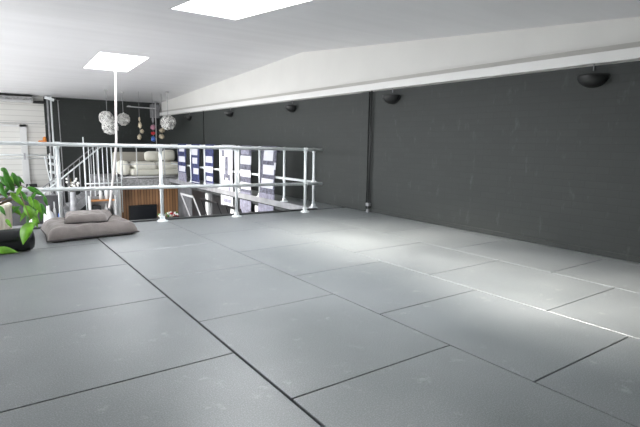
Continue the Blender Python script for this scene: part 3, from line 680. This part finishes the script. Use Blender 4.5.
# things standing lower, near the left rail post
def jar(x, y, z0, h, r, m, name, label, cat):
    bm = B(); lathe(bm, [(r, 0), (r*1.05, h*.25), (r*.9, h*.6), (r*.35, h*.75), (r*.3, h), (0, h)], (x, y, z0), 14); tag(obj(name, bm, m, smooth=True), label, cat)
bm = B(); box(bm, .2, 1.66, 14.26, 14.32, -2.7, -.36); tag(obj('partition_screen', bm, 'kerb_dark', bevel=.006), 'dark upright partition panel below the white boarded wall, behind the white vase', 'partition')
t = thing('side_cabinet', 'dark cabinet far below, left of the railing post', 'cabinet', (1.5, 13.9, -2.7))
bm = B(); box(bm, .2, 1.70, 13.8, 14.16, -2.7, -1.12); obj('body', bm, 'kerb', t, bevel=.01)
bm = B(); box(bm, .18, 1.72, 13.78, 14.22, -1.12, -1.08); obj('top', bm, 'greybox', t)
jar(1.36, 13.95, -1.08, .50, .12, 'white', 'vase', 'white bell-shaped vase on the dark cabinet beside the post', 'vase')
jar(1.62, 13.95, -1.08, .42, .055, 'blue', 'bottle', 'blue bottle on the dark cabinet beside the post', 'bottle')
jar(1.51, 14.05, -1.08, .58, .04, 'white_soft', 'candlestick', 'tall pale candlestick on the dark cabinet', 'candlestick')
jar(.98, 13.95, -1.08, .55, .05, 'petal', 'bottle', 'slim white bottle on the dark cabinet among the leaves', 'bottle')
# string of small white flowers on the stairs
t = thing('flower_vase', 'vase of white blossoms by the far stairs', 'vase', (1.98, 14.3, -2.7))
bm = B(); lathe(bm, [(.10, 0), (.12, 1.5), (.07, 2.3), (.06, 2.42), (0, 2.42)], (1.98, 14.25, -2.7), 16); obj('vessel', bm, 'greybox', t, smooth=True)
bm = B(); rnd = random.Random(9)
for k in range(26): petal_ball(bm, (1.98+rnd.uniform(-.16, .16), 14.25+rnd.uniform(-.08, .08), rnd.uniform(-.26, .10)), .03, 8, k, .5)
o = obj('blossoms', bm, 'petal', t); o['kind'] = 'stuff'
bm = B()
for k in range(9): tube(bm, [(1.98, 14.25, -.3), (1.98+rnd.uniform(-.14, .14), 14.25, rnd.uniform(-.15, .08))], .005, 5)
obj('stalks', bm, 'stem', t)

# ------------------------------------------------------------------ light
w = bpy.data.worlds.new('World'); S.world = w; w.use_nodes = True
nt = w.node_tree; bg = nt.nodes['Background']; bg.inputs['Color'].default_value = (.95, .975, 1, 1)
tc = nt.nodes.new('ShaderNodeTexCoord'); sx = nt.nodes.new('ShaderNodeSeparateXYZ'); nt.links.new(tc.outputs['Generated'], sx.inputs[0])
cv = nt.nodes.new('ShaderNodeFloatCurve'); cv.mapping.curves[0].points[0].location = (0, HAZE[0]/10)      # overcast sky: brighter overhead, dull ground below
for q in HAZE[1:-1]: cv.mapping.curves[0].points.new(q[0], q[1]/10)
cv.mapping.curves[0].points[-1].location = (1, HAZE[-1]/10); cv.mapping.update()
mr = nt.nodes.new('ShaderNodeMapRange'); mr.inputs['From Min'].default_value = -1; nt.links.new(sx.outputs[2], mr.inputs['Value'])
nt.links.new(mr.outputs[0], cv.inputs['Value'])
ml = nt.nodes.new('ShaderNodeMath'); ml.operation = 'MULTIPLY'; ml.inputs[1].default_value = 10; nt.links.new(cv.outputs[0], ml.inputs[0]); nt.links.new(ml.outputs[0], bg.inputs['Strength'])
L = bpy.data.lights.new('sun', 'SUN'); L.energy = SUN; L.angle = math.radians(38); L.color = (1, .95, .87)
so = bpy.data.objects.new('sun', L); C.objects.link(so)
so.rotation_euler = Vector((1.35, -.8, -2.5)).to_track_quat('-Z', 'Y').to_euler(); so.location = (0, 8, 8)

# ------------------------------------------------------------------ camera
cam = bpy.data.cameras.new('camera'); co = bpy.data.objects.new('camera', cam); C.objects.link(co)
F, yaw, pitch, roll = 483.39, .613721, .1449997, .0148816
f = Vector((math.sin(yaw)*math.cos(pitch), math.cos(yaw)*math.cos(pitch), -math.sin(pitch)))
r_ = f.cross(Vector((0,0,1))).normalized(); u_ = r_.cross(f)
c, s = math.cos(roll), math.sin(roll); r2 = c*r_+s*u_; u2 = -s*r_+c*u_
co.matrix_world = Matrix(((r2.x, u2.x, -f.x, 0), (r2.y, u2.y, -f.y, 0), (r2.z, u2.z, -f.z, 1.1), (0,0,0,1)))
cam.sensor_width = 36; cam.lens = F/640*36; cam.clip_start = .05
S.camera = co
S.view_settings.view_transform = 'Standard'; S.view_settings.look = 'None'; S.view_settings.gamma = 1
S.view_settings.use_curve_mapping = False; S.view_settings.exposure = 1.38
